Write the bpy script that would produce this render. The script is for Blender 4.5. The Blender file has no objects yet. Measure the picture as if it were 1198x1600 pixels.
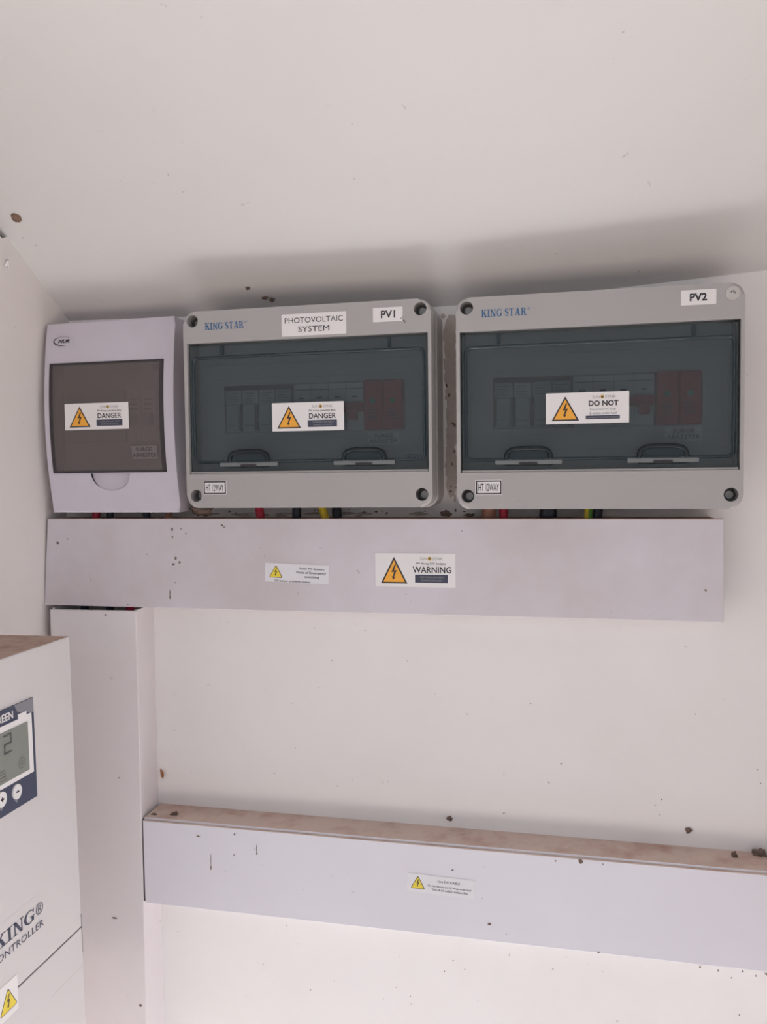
import bpy, bmesh, math, random
from mathutils import Vector, Matrix, noise
random.seed(7)
PI = math.pi
scn = bpy.context.scene
COL = scn.collection

# ------------------------------------------------------------------ camera
cam_d = bpy.data.cameras.new('camera')
cam = bpy.data.objects.new('camera', cam_d)
COL.objects.link(cam)
cam.location = (0.37251, -0.8316, 0.0766)
cam.rotation_euler = (1.52435, 0.01171, 0.21419)
cam_d.sensor_fit = 'VERTICAL'
cam_d.sensor_height = 32.0
cam_d.lens = 1253.3375 / 1600.0 * 32.0
cam_d.clip_start = 0.02
scn.camera = cam

# ------------------------------------------------------------------ sky, sun, exposure
w = bpy.data.worlds.new('sky')
scn.world = w
w.use_nodes = True
bg = w.node_tree.nodes['Background']
bg.inputs[0].default_value = (0.74, 0.86, 1.0, 1)
bg.inputs[1].default_value = 0.42
sun_d = bpy.data.lights.new('sun', 'SUN')
sun = bpy.data.objects.new('sun', sun_d)
COL.objects.link(sun)
sun_d.energy = 14.0
sun_d.angle = math.radians(0.53)
sun_d.color = (1.0, 0.985, 0.965)
sdir = Vector((-0.06, math.cos(math.radians(63)), -math.sin(math.radians(63))))   # travel direction: from behind the viewer, down
sun.rotation_euler = sdir.to_track_quat('-Z', 'Y').to_euler()
sun.location = (0.5, -3, 4)
vs = scn.view_settings
vs.view_transform = 'Standard'
vs.look = 'None'
vs.gamma = 1.0
vs.use_curve_mapping = False
vs.exposure = 1.47
scn.cycles.max_bounces = 10
scn.cycles.diffuse_bounces = 6
scn.cycles.transparent_max_bounces = 16
scn.cycles.sample_clamp_indirect = 6.0

# ------------------------------------------------------------------ materials
def new_mat(name):
    m = bpy.data.materials.new(name)
    m.use_nodes = True
    return m, m.node_tree.nodes, m.node_tree.links, m.node_tree.nodes['Principled BSDF']

def plain(name, col, rough=0.5, spec=0.4, metal=0.0):
    m, n, l, b = new_mat(name)
    b.inputs['Base Color'].default_value = (*col, 1)
    b.inputs['Roughness'].default_value = rough
    b.inputs['Specular IOR Level'].default_value = spec
    b.inputs['Metallic'].default_value = metal
    return m

def ramp(n, l, src, p0, c0, p1, c1):
    r = n.new('ShaderNodeValToRGB')
    r.color_ramp.elements[0].position = p0
    r.color_ramp.elements[0].color = (*c0, 1)
    r.color_ramp.elements[1].position = p1
    r.color_ramp.elements[1].color = (*c1, 1)
    l.new(src, r.inputs[0])
    return r.outputs[0]

def mixc(n, l, fac, a, b):
    x = n.new('ShaderNodeMix')
    x.data_type = 'RGBA'
    for s, v in ((0, fac), (6, a), (7, b)):
        if isinstance(v, (int, float)):
            x.inputs[s].default_value = v
        elif isinstance(v, tuple):
            x.inputs[s].default_value = (*v, 1)
        else:
            l.new(v, x.inputs[s])
    return x.outputs[2]

def noise_node(n, l, co, scale, detail=4, rough=0.6, dist=0.0, vec_scale=None):
    t = n.new('ShaderNodeTexNoise')
    t.inputs['Scale'].default_value = scale
    t.inputs['Detail'].default_value = detail
    t.inputs['Roughness'].default_value = rough
    t.inputs['Distortion'].default_value = dist
    if vec_scale:
        mp = n.new('ShaderNodeMapping')
        mp.inputs['Scale'].default_value = vec_scale
        l.new(co, mp.inputs[0])
        l.new(mp.outputs[0], t.inputs['Vector'])
    else:
        l.new(co, t.inputs['Vector'])
    return t.outputs[0]

def dirty(name, col, stain, rough=0.5, spec=0.35, stain_amt=0.35, stain_scale=6.0, speck=0.3, speck_scale=90.0,
          speck_col=(0.11, 0.07, 0.055), bump=0.0, bump_scale=400, streak=None):
    """paint or plastic with blotchy grime, tiny specks and a fine relief"""
    m, n, l, b = new_mat(name)
    tc = n.new('ShaderNodeTexCoord').outputs['Object']
    big = noise_node(n, l, tc, stain_scale, 5, 0.62)
    f1 = ramp(n, l, big, 0.46, (0, 0, 0), 0.80, (stain_amt,) * 3)
    c = mixc(n, l, f1, col, stain)
    if streak:
        st = noise_node(n, l, tc, streak[0], 3, 0.55, 0.0, streak[1])
        c = mixc(n, l, ramp(n, l, st, 0.52, (0, 0, 0), 0.75, (streak[2],) * 3), c, stain)
    if speck > 0:
        sp = noise_node(n, l, tc, speck_scale, 2, 0.5, 0.3)
        region = noise_node(n, l, tc, 9, 2, 0.5)
        reg = ramp(n, l, region, 0.45, (0, 0, 0), 0.62, (1, 1, 1))
        f2 = ramp(n, l, sp, 0.735, (0, 0, 0), 0.765, (speck,) * 3)
        mul = n.new('ShaderNodeMath'); mul.operation = 'MULTIPLY'
        l.new(f2, mul.inputs[0]); l.new(reg, mul.inputs[1])
        c = mixc(n, l, mul.outputs[0], c, speck_col)
    l.new(c, b.inputs['Base Color'])
    b.inputs['Roughness'].default_value = rough
    b.inputs['Specular IOR Level'].default_value = spec
    if bump > 0:
        bn = noise_node(n, l, tc, bump_scale, 3, 0.6)
        bp = n.new('ShaderNodeBump')
        bp.inputs['Strength'].default_value = bump
        bp.inputs['Distance'].default_value = 0.001
        l.new(bn, bp.inputs['Height'])
        l.new(bp.outputs[0], b.inputs['Normal'])
    return m

def tinted(name, tint, haze, haze_amt, rough=0.06):
    """clear coloured plastic: lets tinted light through, with a film of dust and a gloss"""
    m, n, l, b = new_mat(name)
    n.remove(b)
    out = n['Material Output']
    tr = n.new('ShaderNodeBsdfTransparent'); tr.inputs[0].default_value = (*tint, 1)
    df = n.new('ShaderNodeBsdfDiffuse'); df.inputs[0].default_value = (*haze, 1)
    gl = n.new('ShaderNodeBsdfGlossy'); gl.inputs['Roughness'].default_value = rough
    fr = n.new('ShaderNodeFresnel'); fr.inputs[0].default_value = 1.49
    m1 = n.new('ShaderNodeMixShader'); m1.inputs[0].default_value = haze_amt
    l.new(tr.outputs[0], m1.inputs[1]); l.new(df.outputs[0], m1.inputs[2])
    m2 = n.new('ShaderNodeMixShader')
    l.new(fr.outputs[0], m2.inputs[0])
    l.new(m1.outputs[0], m2.inputs[1]); l.new(gl.outputs[0], m2.inputs[2])
    l.new(m2.outputs[0], out.inputs[0])
    return m

M = {}
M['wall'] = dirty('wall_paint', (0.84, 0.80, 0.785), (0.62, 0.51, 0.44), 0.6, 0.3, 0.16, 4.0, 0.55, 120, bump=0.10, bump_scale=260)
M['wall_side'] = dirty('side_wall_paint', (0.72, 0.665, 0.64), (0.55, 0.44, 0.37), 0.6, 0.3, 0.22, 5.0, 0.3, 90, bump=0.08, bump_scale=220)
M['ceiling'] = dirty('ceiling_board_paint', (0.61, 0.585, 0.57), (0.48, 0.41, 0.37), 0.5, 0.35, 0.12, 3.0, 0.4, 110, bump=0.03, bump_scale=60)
M['trunk'] = dirty('trunking_plastic', (0.635, 0.585, 0.62), (0.48, 0.385, 0.36), 0.42, 0.4, 0.55, 6.0, 0.35, 150)
M['trunk_low'] = dirty('lower_trunking_plastic', (0.72, 0.69, 0.74), (0.52, 0.44, 0.42), 0.42, 0.4, 0.12, 5.0, 0.35, 150)
M['duct'] = dirty('duct_plastic', (0.73, 0.67, 0.675), (0.50, 0.42, 0.38), 0.42, 0.4, 0.25, 6.0, 0.3, 130)
M['dust'] = dirty('settled_brown_dust', (0.50, 0.365, 0.30), (0.22, 0.13, 0.10), 0.9, 0.1, 0.75, 45.0, 0.9, 160, (0.09, 0.05, 0.04), bump=0.5, bump_scale=700)
M['dust_pale'] = dirty('thin_pale_dust', (0.61, 0.485, 0.42), (0.36, 0.19, 0.14), 0.85, 0.15, 0.9, 26.0, 0.8, 170, (0.10, 0.06, 0.05), bump=0.4, bump_scale=600)
M['box'] = dirty('grey_box_plastic', (0.405, 0.38, 0.37), (0.40, 0.34, 0.30), 0.28, 0.5, 0.18, 9.0, 0.15, 170)
M['box_in'] = plain('box_inside_plastic', (0.50, 0.50, 0.50), 0.5)
M['nur'] = dirty('lilac_white_plastic', (0.59, 0.545, 0.605), (0.46, 0.40, 0.43), 0.35, 0.45, 0.35, 14.0, 0.15, 190)
M['ctrl'] = dirty('controller_casing', (0.65, 0.605, 0.60), (0.52, 0.47, 0.45), 0.45, 0.4, 0.15, 5.0, 0.1, 150)
M['door_blue'] = tinted('blue_grey_clear_plastic', (0.68, 0.72, 0.735), (0.14, 0.148, 0.15), 0.16, 0.04)
M['door_rib'] = tinted('blue_grey_thick_plastic', (0.34, 0.42, 0.48), (0.06, 0.085, 0.10), 0.35, 0.07)
M['door_brown'] = tinted('smoke_brown_clear_plastic', (0.70, 0.64, 0.625), (0.27, 0.235, 0.23), 0.36, 0.09)
M['door_brown_rib'] = tinted('smoke_brown_thick_plastic', (0.40, 0.36, 0.38), (0.12, 0.10, 0.11), 0.35, 0.1)
M['surge_tag'] = plain('smoky_clear_label', (0.17, 0.15, 0.145), 0.3)
M['grip'] = plain('grip_slate_plastic', (0.012, 0.017, 0.021), 0.16, 0.3)
M['latch'] = plain('latch_grey', (0.19, 0.195, 0.195), 0.35)
M['dark'] = plain('dark_gap', (0.035, 0.03, 0.035), 0.7)
M['screw'] = plain('dull_screw_metal', (0.30, 0.28, 0.27), 0.4, 0.5, 0.8)
M['plug'] = plain('clear_grey_plug', (0.52, 0.49, 0.46), 0.25, 0.5)
M['recess'] = plain('screw_recess_plastic', (0.20, 0.19, 0.195), 0.5)
M['white'] = plain('sticker_white', (0.80, 0.76, 0.75), 0.4, 0.4)
M['white_dull'] = plain('sticker_white_dull', (0.74, 0.71, 0.735), 0.45, 0.4)
M['ink'] = plain('ink_black', (0.035, 0.028, 0.035), 0.5)
M['ink_grey'] = plain('ink_grey', (0.25, 0.24, 0.26), 0.5)
M['ink_faint'] = plain('ink_faint', (0.33, 0.31, 0.30), 0.5)
M['ink_blue'] = plain('ink_blue', (0.03, 0.125, 0.29), 0.45)
M['ink_navy'] = plain('ink_navy', (0.055, 0.06, 0.095), 0.45)
M['orange'] = plain('warning_orange', (0.86, 0.40, 0.05), 0.45)
M['yellow'] = plain('warning_yellow', (0.80, 0.62, 0.06), 0.45)
M['logo_y'] = plain('logo_yellow', (0.83, 0.55, 0.20), 0.45)
M['red'] = plain('surge_red_plastic', (0.52, 0.045, 0.06), 0.4)
M['module'] = plain('module_pale_plastic', (0.62, 0.64, 0.63), 0.45)
M['module_grey'] = plain('module_grey_plastic', (0.40, 0.45, 0.46), 0.45)
M['green'] = plain('indicator_green', (0.05, 0.25, 0.16), 0.4)
M['cable_red'] = plain('cable_red', (0.42, 0.02, 0.05), 0.4)
M['cable_black'] = plain('cable_black', (0.02, 0.022, 0.035), 0.4)
M['cable_yellow'] = plain('cable_yellow', (0.62, 0.45, 0.03), 0.4)
M['cable_green'] = plain('cable_green', (0.12, 0.30, 0.04), 0.4)
M['cable_brown'] = plain('cable_brown', (0.30, 0.15, 0.11), 0.8)
M['mud'] = dirty('dry_mud', (0.20, 0.14, 0.115), (0.09, 0.06, 0.05), 0.9, 0.1, 0.7, 200, 0)
M['stain'] = dirty('dirt_and_shade_film', (0.52, 0.45, 0.41), (0.36, 0.29, 0.255), 0.9, 0.1, 0.6, 120, 0)  # dirt film whose brown also carries the shade between the grey boxes
M['rust'] = dirty('rusty_brown', (0.20, 0.115, 0.085), (0.10, 0.07, 0.05), 0.7, 0.3, 0.7, 250, 0)
M['leaf'] = plain('dry_leaf', (0.36, 0.15, 0.07), 0.7)
M['lcd'] = plain('lcd_green_grey', (0.235, 0.245, 0.215), 0.15, 0.5)
M['lcd_ink'] = plain('lcd_segment', (0.10, 0.105, 0.10), 0.3)
M['panel'] = plain('panel_slate', (0.058, 0.066, 0.11), 0.35)
M['panel_worn'] = plain('panel_slate_worn', (0.24, 0.235, 0.26), 0.35)
M['concrete'] = dirty('pale_concrete', (0.56, 0.58, 0.595), (0.45, 0.45, 0.45), 0.9, 0.1, 0.3, 2.0, 0.0)
M['soil'] = dirty('grey_soil', (0.20, 0.178, 0.168), (0.13, 0.115, 0.105), 0.95, 0.05, 0.5, 1.0, 0.0)
M['added_yard_wall'] = dirty('added_wall_render', (0.50, 0.51, 0.50), (0.34, 0.35, 0.34), 0.9, 0.1, 0.5, 1.5, 0.0)
M['gap_dark'] = plain('dark_gap_backing', (0.02, 0.022, 0.032), 0.8)  # stands in for the darkness inside the gap above the left wall

# ------------------------------------------------------------------ builders
def link(o, parent=None):
    COL.objects.link(o)
    if parent:
        o.parent = parent
    return o

def from_bm(name, bm, mat, parent=None, loc=(0, 0, 0), rot=(0, 0, 0), smooth=False):
    bmesh.ops.recalc_face_normals(bm, faces=bm.faces[:])
    me = bpy.data.meshes.new(name)
    bm.to_mesh(me)
    bm.free()
    return from_me(name, me, mat, parent, loc, rot, smooth)

def from_me(name, me, mat, parent=None, loc=(0, 0, 0), rot=(0, 0, 0), smooth=False):
    me.materials.clear()
    for m in (mat if isinstance(mat, (list, tuple)) else [mat]):
        me.materials.append(M[m])
    if smooth:
        for p in me.polygons:
            p.use_smooth = True
    o = bpy.data.objects.new(name, me)
    o.location = loc
    o.rotation_euler = rot
    return link(o, parent)

def empty(name, loc, rot=(0, 0, 0)):
    o = bpy.data.objects.new(name, None)
    o.empty_display_size = 0.02
    o.location = loc
    o.rotation_euler = rot
    return link(o)

def tag(o, label, cat=None, group=None, kind=None):
    if label: o['label'] = label
    if cat: o['category'] = cat
    if group: o['group'] = group
    if kind: o['kind'] = kind
    return o

def bx(bm, x0, x1, y0, y1, z0, z1, bev=0.0, seg=2):
    vs_ = [bm.verts.new((x, y, z)) for z in (z0, z1) for y in (y0, y1) for x in (x0, x1)]
    fs = [(0, 2, 3, 1), (4, 5, 7, 6), (0, 1, 5, 4), (2, 6, 7, 3), (0, 4, 6, 2), (1, 3, 7, 5)]
    faces = [bm.faces.new([vs_[i] for i in f]) for f in fs]
    if bev > 0:
        es = list({e for f in faces for e in f.edges})
        bmesh.ops.bevel(bm, geom=es, offset=bev, segments=seg, affect='EDGES', profile=0.5)
    return bm

def box_bm(*a, **k):
    return bx(bmesh.new(), *a, **k)

def rrect(x0, x1, z0, z1, r, seg=6):
    pts = []
    for cx, cz, a in ((x1 - r, z1 - r, 0), (x0 + r, z1 - r, 90), (x0 + r, z0 + r, 180), (x1 - r, z0 + r, 270)):
        for i in range(seg + 1):
            t = math.radians(a + 90 * i / seg)
            pts.append((cx + r * math.cos(t), cz + r * math.sin(t)))
    return pts

def prism_xz(bm, pts, y0, y1, bev=0.0, seg=3):
    """closed outline in x,z pushed from y0 (back) to y1 (front); only the front rim is bevelled"""
    a = [bm.verts.new((x, y0, z)) for x, z in pts]
    b = [bm.verts.new((x, y1, z)) for x, z in pts]
    k = len(pts)
    bm.faces.new(a); f = bm.faces.new(b[::-1])
    for i in range(k):
        bm.faces.new((a[i], b[i], b[(i + 1) % k], a[(i + 1) % k]))
    if bev > 0:
        bmesh.ops.bevel(bm, geom=list(f.edges), offset=bev, segments=seg, affect='EDGES', profile=0.5)
    return bm

def plate_bm(pts, h):
    """outline in local x,y raised to z=h"""
    bm = bmesh.new()
    a = [bm.verts.new((x, y, 0)) for x, y in pts]
    b = [bm.verts.new((x, y, h)) for x, y in pts]
    k = len(pts)
    bm.faces.new(a[::-1]); bm.faces.new(b)
    for i in range(k):
        bm.faces.new((a[i], a[(i + 1) % k], b[(i + 1) % k], b[i]))
    return bm

def cyl_y(bm, cx, cz, r, y0, y1, seg=24):
    return prism_xz(bm, [(cx + r * math.cos(2 * PI * i / seg), cz + r * math.sin(2 * PI * i / seg)) for i in range(seg)], y0, y1)

def boolean(bm_a, cutters):
    """bm_a minus every cutter, as a mesh"""
    def tmp(bm):
        bmesh.ops.recalc_face_normals(bm, faces=bm.faces[:])
        me = bpy.data.meshes.new('tmp'); bm.to_mesh(me); bm.free()
        o = bpy.data.objects.new('tmp', me); COL.objects.link(o)
        return o
    a = tmp(bm_a); cs = []
    for c in cutters:
        o = tmp(c); cs.append(o)
        md = a.modifiers.new('cut', 'BOOLEAN'); md.operation = 'DIFFERENCE'; md.solver = 'EXACT'; md.object = o
    dg = bpy.context.evaluated_depsgraph_get(); dg.update()
    me = bpy.data.meshes.new_from_object(a.evaluated_get(dg))
    for o in [a] + cs:
        d = o.data
        bpy.data.objects.remove(o); bpy.data.meshes.remove(d)
    return me

def tube_bm(pts, r, seg=10, caps=True):
    bm = bmesh.new()
    rings = []
    pts = [Vector(p) for p in pts]
    for i, p in enumerate(pts):
        d = (pts[min(i + 1, len(pts) - 1)] - pts[max(i - 1, 0)]).normalized()
        up = Vector((0, 1, 0)) if abs(d.y) < 0.9 else Vector((1, 0, 0))
        u = d.cross(up).normalized(); v = d.cross(u)
        rings.append([bm.verts.new(p + r * (math.cos(2 * PI * k / seg) * u + math.sin(2 * PI * k / seg) * v)) for k in range(seg)])
    for i in range(len(rings) - 1):
        for k in range(seg):
            bm.faces.new((rings[i][k], rings[i][(k + 1) % seg], rings[i + 1][(k + 1) % seg], rings[i + 1][k]))
    if caps:
        bm.faces.new(rings[0]); bm.faces.new(rings[-1])
    return bm

FRONT = (PI / 2, 0, 0)          # local x right, y up, z out of the back wall
SIDE = (PI / 2, 0, PI / 2)      # the same for faces that look along +x

def specks(name, parent, pts, y, mat='mud', lab=None):
    """little dried dirt spots on a face that looks along -y"""
    bm = bmesh.new()
    for n_, (x, z, sx, sz) in enumerate(pts):
        k = 7; c = []
        for i in range(k):
            a = 2 * PI * i / k; q = .7 + .6 * random.random()
            c.append((x + sx * q * math.cos(a), z + sz * q * math.sin(a)))
        prism_xz(bm, c, y, y - .0004 - (n_ * .000012 if mat == 'stain' else min(sx, sz) * .3))
    o = from_bm(name, bm, mat, parent)
    o['kind'] = 'stuff'
    return o

# ---- lettering
TXT = {}
def text_me(body, bold=0.0, shear=0.0):
    key = (body, bold, shear)
    if key not in TXT:
        cu = bpy.data.curves.new('tmp', 'FONT')
        cu.body = body; cu.offset = bold; cu.shear = shear; cu.resolution_u = 3; cu.fill_mode = 'FRONT'
        o = bpy.data.objects.new('tmp', cu); COL.objects.link(o)
        dg = bpy.context.evaluated_depsgraph_get(); dg.update()
        me = bpy.data.meshes.new_from_object(o.evaluated_get(dg))
        vs_ = [(v.co.x, v.co.y) for v in me.vertices]
        fs = [tuple(p.vertices) for p in me.polygons]
        bpy.data.objects.remove(o); bpy.data.curves.remove(cu); bpy.data.meshes.remove(me)
        TXT[key] = (vs_, fs)
    return TXT[key]

def flat(name, geo, x0, x1, y0, y1, z, mat, parent, rot_in=0.0):
    """flat print: the outline (verts, faces) scaled into a rectangle of the sticker's plane"""
    vs_, fs = geo
    ax, bx_ = min(v[0] for v in vs_), max(v[0] for v in vs_)
    ay, by = min(v[1] for v in vs_), max(v[1] for v in vs_)
    me = bpy.data.meshes.new(name)
    me.from_pydata([(x0 + (v[0] - ax) / (bx_ - ax) * (x1 - x0), y0 + (v[1] - ay) / (by - ay) * (y1 - y0), z) for v in vs_], [], fs)
    o = from_me(name, me, mat, parent)
    return o

def words(body, x0, x1, y0, y1, mat, parent, z=0.0004, bold=0.02, shear=0.0, name='lettering'):
    return flat(name, text_me(body, bold, shear), x0, x1, y0, y1, z, mat, parent)

def stroke(pts, ws):
    """ribbon along a polyline with a width at each point"""
    L, R = [], []
    for i, p in enumerate(pts):
        a = pts[max(i - 1, 0)]; b = pts[min(i + 1, len(pts) - 1)]
        dx, dy = b[0] - a[0], b[1] - a[1]
        d = math.hypot(dx, dy) or 1
        nx, ny = -dy / d, dx / d
        h = ws[i] / 2
        L.append((p[0] + nx * h, p[1] + ny * h)); R.append((p[0] - nx * h, p[1] - ny * h))
    vs_ = L + R
    k = len(pts)
    return vs_, [(i, k + i, k + i + 1, i + 1) for i in range(k - 1)]

def arc(cx, cy, rx, ry, a0, a1, k, wf):
    ts = [math.radians(a0 + (a1 - a0) * i / k) for i in range(k + 1)]
    return stroke([(cx + rx * math.cos(t), cy + ry * math.sin(t)) for t in ts], [wf(t) for t in ts])

def rc(x0, x1, y0, y1): return [(x0, y0), (x1, y0), (x1, y1), (x0, y1)], [(0, 1, 2, 3)]
def dg_(xa, ya, xb, yb, w_): return [(xa, ya), (xa + w_, ya), (xb + w_, yb), (xb, yb)], [(0, 1, 2, 3)]
S_ = 0.065
SERIF = {
 'K': (0.92, [rc(.12, .31, 0, 1), rc(0, .42, 0, S_), rc(0, .42, 1 - S_, 1), dg_(.62, .97, .24, .42, .09), dg_(.34, .6, .60, .03, .23), rc(.5, .88, 1 - S_, 1), rc(.5, .94, 0, S_)]),
 'I': (0.46, [rc(.12, .31, 0, 1), rc(0, .43, 0, S_), rc(0, .43, 1 - S_, 1)]),
 'N': (0.90, [rc(.12, .2, 0, 1), rc(.68, .76, 0, 1), dg_(.06, 1, .58, 0, .2), rc(0, .32, 0, S_), rc(0, .22, 1 - S_, 1), rc(.56, .88, 1 - S_, 1)]),
 'G': (0.92, [arc(.46, .5, .38, .47, 42, 330, 22, lambda t: .07 + .13 * max(0, -math.cos(t)) ** 1.2), rc(.62, .80, .06, .44), rc(.5, .9, .40, .40 + S_), rc(.76, .81, .68, .98)]),
 'S': (0.66, [stroke([(.53, .70), (.50, .84), (.40, .95), (.28, .965), (.13, .89), (.10, .74), (.22, .60), (.40, .47), (.52, .33), (.50, .14), (.36, .035), (.22, .035), (.10, .14), (.06, .30)],
               [.05, .06, .07, .08, .13, .17, .2, .2, .18, .14, .08, .07, .06, .05])]),
 'T': (0.80, [rc(.29, .48, 0, 1), rc(0, .77, 1 - S_, 1), rc(0, .05, .74, 1), rc(.72, .77, .74, 1), rc(.18, .59, 0, S_)]),
 'A': (0.92, [dg_(.10, 0, .38, 1, .08), dg_(.36, 1, .60, 0, .21), rc(.22, .64, .30, .36), rc(0, .3, 0, S_), rc(.5, .9, 0, S_)]),
 'R': (0.92, [rc(.12, .31, 0, 1), rc(0, .42, 0, S_), rc(.0, .42, 1 - S_, 1), arc(.42, .745, .21, .225, -90, 90, 10, lambda t: .06 + .14 * math.cos(t)), rc(.3, .43, .94, 1), rc(.3, .43, .49, .55), dg_(.38, .52, .62, .02, .21), rc(.64, .93, 0, S_)]),
 ' ': (0.32, []),
}
def serif(body):
    V, F, x = [], [], 0.0
    for ch in body:
        adv, parts = SERIF[ch]
        for vs_, fs in parts:
            o = len(V)
            V += [(v[0] + x, v[1]) for v in vs_]
            F += [tuple(i + o for i in f) for f in fs]
        x += adv + 0.03
    return V, F

BOLT = ([(0.55, 1.0), (0.12, 0.46), (0.46, 0.50), (0.30, 0.16), (0.16, 0.20), (0.34, -0.06), (0.60, 0.14), (0.46, 0.15), (0.80, 0.62), (0.46, 0.58), (0.72, 1.0)],
        [(0, 1, 2, 9, 10), (2, 3, 7, 8, 9), (3, 4, 5, 6, 7)])

def tri_pts(x0, x1, y0, y1, r=0.0):
    P = [(x0, y0), (x1, y0), ((x0 + x1) / 2, y1)]
    if r <= 0:
        return P
    out = []
    c = (sum(p[0] for p in P) / 3, sum(p[1] for p in P) / 3)
    for i in range(3):
        p, a, b = Vector(P[i]), Vector(P[i - 1]), Vector(P[(i + 1) % 3])
        pa = p + (a - p).normalized() * r; pb = p + (b - p).normalized() * r
        for t in (0, .25, .5, .75, 1):
            q = (1 - t) ** 2 * pa + 2 * t * (1 - t) * p + t * t * pb
            out.append((q.x, q.y))
    return out

def shrink(x0, x1, y0, y1, d):
    h = y1 - y0; hw = (x1 - x0) / 2
    s = math.hypot(h, hw)
    return x0 + d * (s + hw) / h, x1 - d * (s + hw) / h, y0 + d, y1 - d * s / hw

def triangle_sign(parent, x0, x1, y0, y1, d, inner, r=0.0, border='ink'):
    from_bm('triangle_border', plate_bm(tri_pts(x0, x1, y0, y1, r), 0.00034), border, parent)
    a = shrink(x0, x1, y0, y1, d)
    from_bm('triangle_field', plate_bm(tri_pts(*a, r * 0.7), 0.00044), inner, parent)
    W_, H_ = x1 - x0, y1 - y0
    cx = (x0 + x1) / 2
    flat('lightning_bolt', BOLT, cx - 0.10 * W_, cx + 0.10 * W_, y0 + 0.13 * H_, y0 + 0.72 * H_, 0.00050, 'ink', parent)

def sticker(name, parent, loc, w_, h_, mat='white', rot=FRONT, roll=0.0, r=0.0006, label=None):
    """origin at the lower left corner"""
    o = from_bm(name, plate_bm(rrect(0, w_, 0, h_, r, 3), 0.00025), mat, parent, loc, (rot[0], rot[1] - roll, rot[2]) if roll else rot)
    if label: o['label'] = label
    return o

def sun_logo(s, x0, x1, y0, y1):
    cx = x0 + 0.42 * (x1 - x0); r = (y1 - y0) * 0.75; cy = (y0 + y1) / 2
    words('SUN', x0, cx - r * 1.25, y0, y1, 'ink_faint', s, bold=0)
    words('SYNK', cx + r * 1.25, x1, y0, y1, 'ink_faint', s, bold=0)
    V, F = [], []
    for k in range(6):
        a = PI / 3 * k
        c = (cx + 0.55 * r * math.cos(a), cy + 0.55 * r * math.sin(a)); o = len(V)
        V += [(c[0] + .45 * r * math.cos(a + PI / 3 * j), c[1] + .45 * r * math.sin(a + PI / 3 * j)) for j in range(6)]
        F.append(tuple(range(o, o + 6)))
    o = len(V)
    V += [(cx + .45 * r * math.cos(PI / 3 * j), cy + .45 * r * math.sin(PI / 3 * j)) for j in range(6)]; F.append(tuple(range(o, o + 6)))
    me = bpy.data.meshes.new('sun_emblem'); me.from_pydata([(v[0], v[1], 0.0004) for v in V], [], F)
    from_me('sun_emblem', me, 'logo_y', s)

def hazard_sticker(parent, loc, w_, h_, kind, label, roll=0.0):
    s = sticker('hazard_sticker', parent, loc, w_, h_, 'white', FRONT, roll, label=label)
    X = lambda t: t * w_
    Y = lambda t: t * h_
    triangle_sign(s, X(.07), X(.405), Y(.10), Y(.89), h_ * 0.045, 'orange')
    sun_logo(s, X(.565), X(.845), Y(.80), Y(.89))
    if kind == 'DO NOT':
        words('DO NOT', X(.52), X(.875), Y(.55), Y(.73), 'ink', s, bold=.03)
        words('Disconnect DC plugs', X(.535), X(.845), Y(.40), Y(.49), 'ink_grey', s, bold=.0)
        words('& isolate under load', X(.53), X(.85), Y(.28), Y(.37), 'ink_grey', s, bold=.0)
        from_bm('black_bar', plate_bm(rrect(X(.485), X(.89), Y(.135), Y(.25), .0003, 2), 0.00035), 'ink_navy', s)
        words('CONTAINS LIVE PARTS DURING DAYLIGHT', X(.50), X(.875), Y(.165), Y(.215), 'ink_faint', s, z=.0005, bold=0)
    else:
        sub = {'DANGER': 'PV Array Junction Box', 'WARNING': 'PV Array DC Isolator'}[kind]
        words(sub, X(.52), X(.89), Y(.65), Y(.735), 'ink', s, bold=.01)
        xa, xb = (.52, .89) if kind == 'DANGER' else (.47, .95)
        words(kind, X(xa), X(xb), Y(.42), Y(.61), 'ink', s, bold=.015)
        from_bm('black_bar', plate_bm(rrect(X(.50), X(.905), Y(.13), Y(.37), .0003, 2), 0.00035), 'ink_navy', s)
        words('CONTAINS LIVE PARTS', X(.56), X(.86), Y(.27), Y(.325), 'ink_faint', s, z=.0005, bold=0)
        words('DURING DAYLIGHT', X(.58), X(.84), Y(.175), Y(.23), 'ink_faint', s, z=.0005, bold=0)
    return s

def text_sticker(parent, loc, w_, h_, lines, label, bold=.012, roll=0.0, border=None, margin=.06, font='ink'):
    s = sticker('label_sticker', parent, loc, w_, h_, 'white', FRONT, roll, label=label)
    if border:
        a, b = .0006, .0018
        bm = bmesh.new()
        for r_ in ((a, w_ - a, a, b), (a, w_ - a, h_ - b, h_ - a), (a, b, a, h_ - a), (w_ - b, w_ - a, a, h_ - a)):
            vs_ = [bm.verts.new((x, y, .0004)) for x, y in ((r_[0], r_[2]), (r_[1], r_[2]), (r_[1], r_[3]), (r_[0], r_[3]))]
            bm.faces.new(vs_)
        from_bm('label_border', bm, border, s)['kind'] = 'stuff'
    for body, x0, x1, y0, y1 in lines:
        words(body, x0 * w_, x1 * w_, y0 * h_, y1 * h_, font, s, bold=bold)
    return s

# ================================================================== the setting
ROOF_Y = -1.0
GZ0 = -1.5
def lerp_tab(tab, x):
    if x <= tab[0][0]: return tab[0][1]
    for (a, b), (c, d) in zip(tab, tab[1:]):
        if x <= c: return b + (d - b) * (x - a) / (c - a)
    return tab[-1][1]
ZT = [(-.30, .2585), (-.175, .2572), (-.0345, .2542), (.15, .2500), (.262, .2490), (.359, .2535), (.4615, .2596), (.566, .2664), (.9, .2850), (2.2, .33)]
def ceil_z(x, y): return lerp_tab(ZT, x) + 0.69 * (-y)

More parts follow.
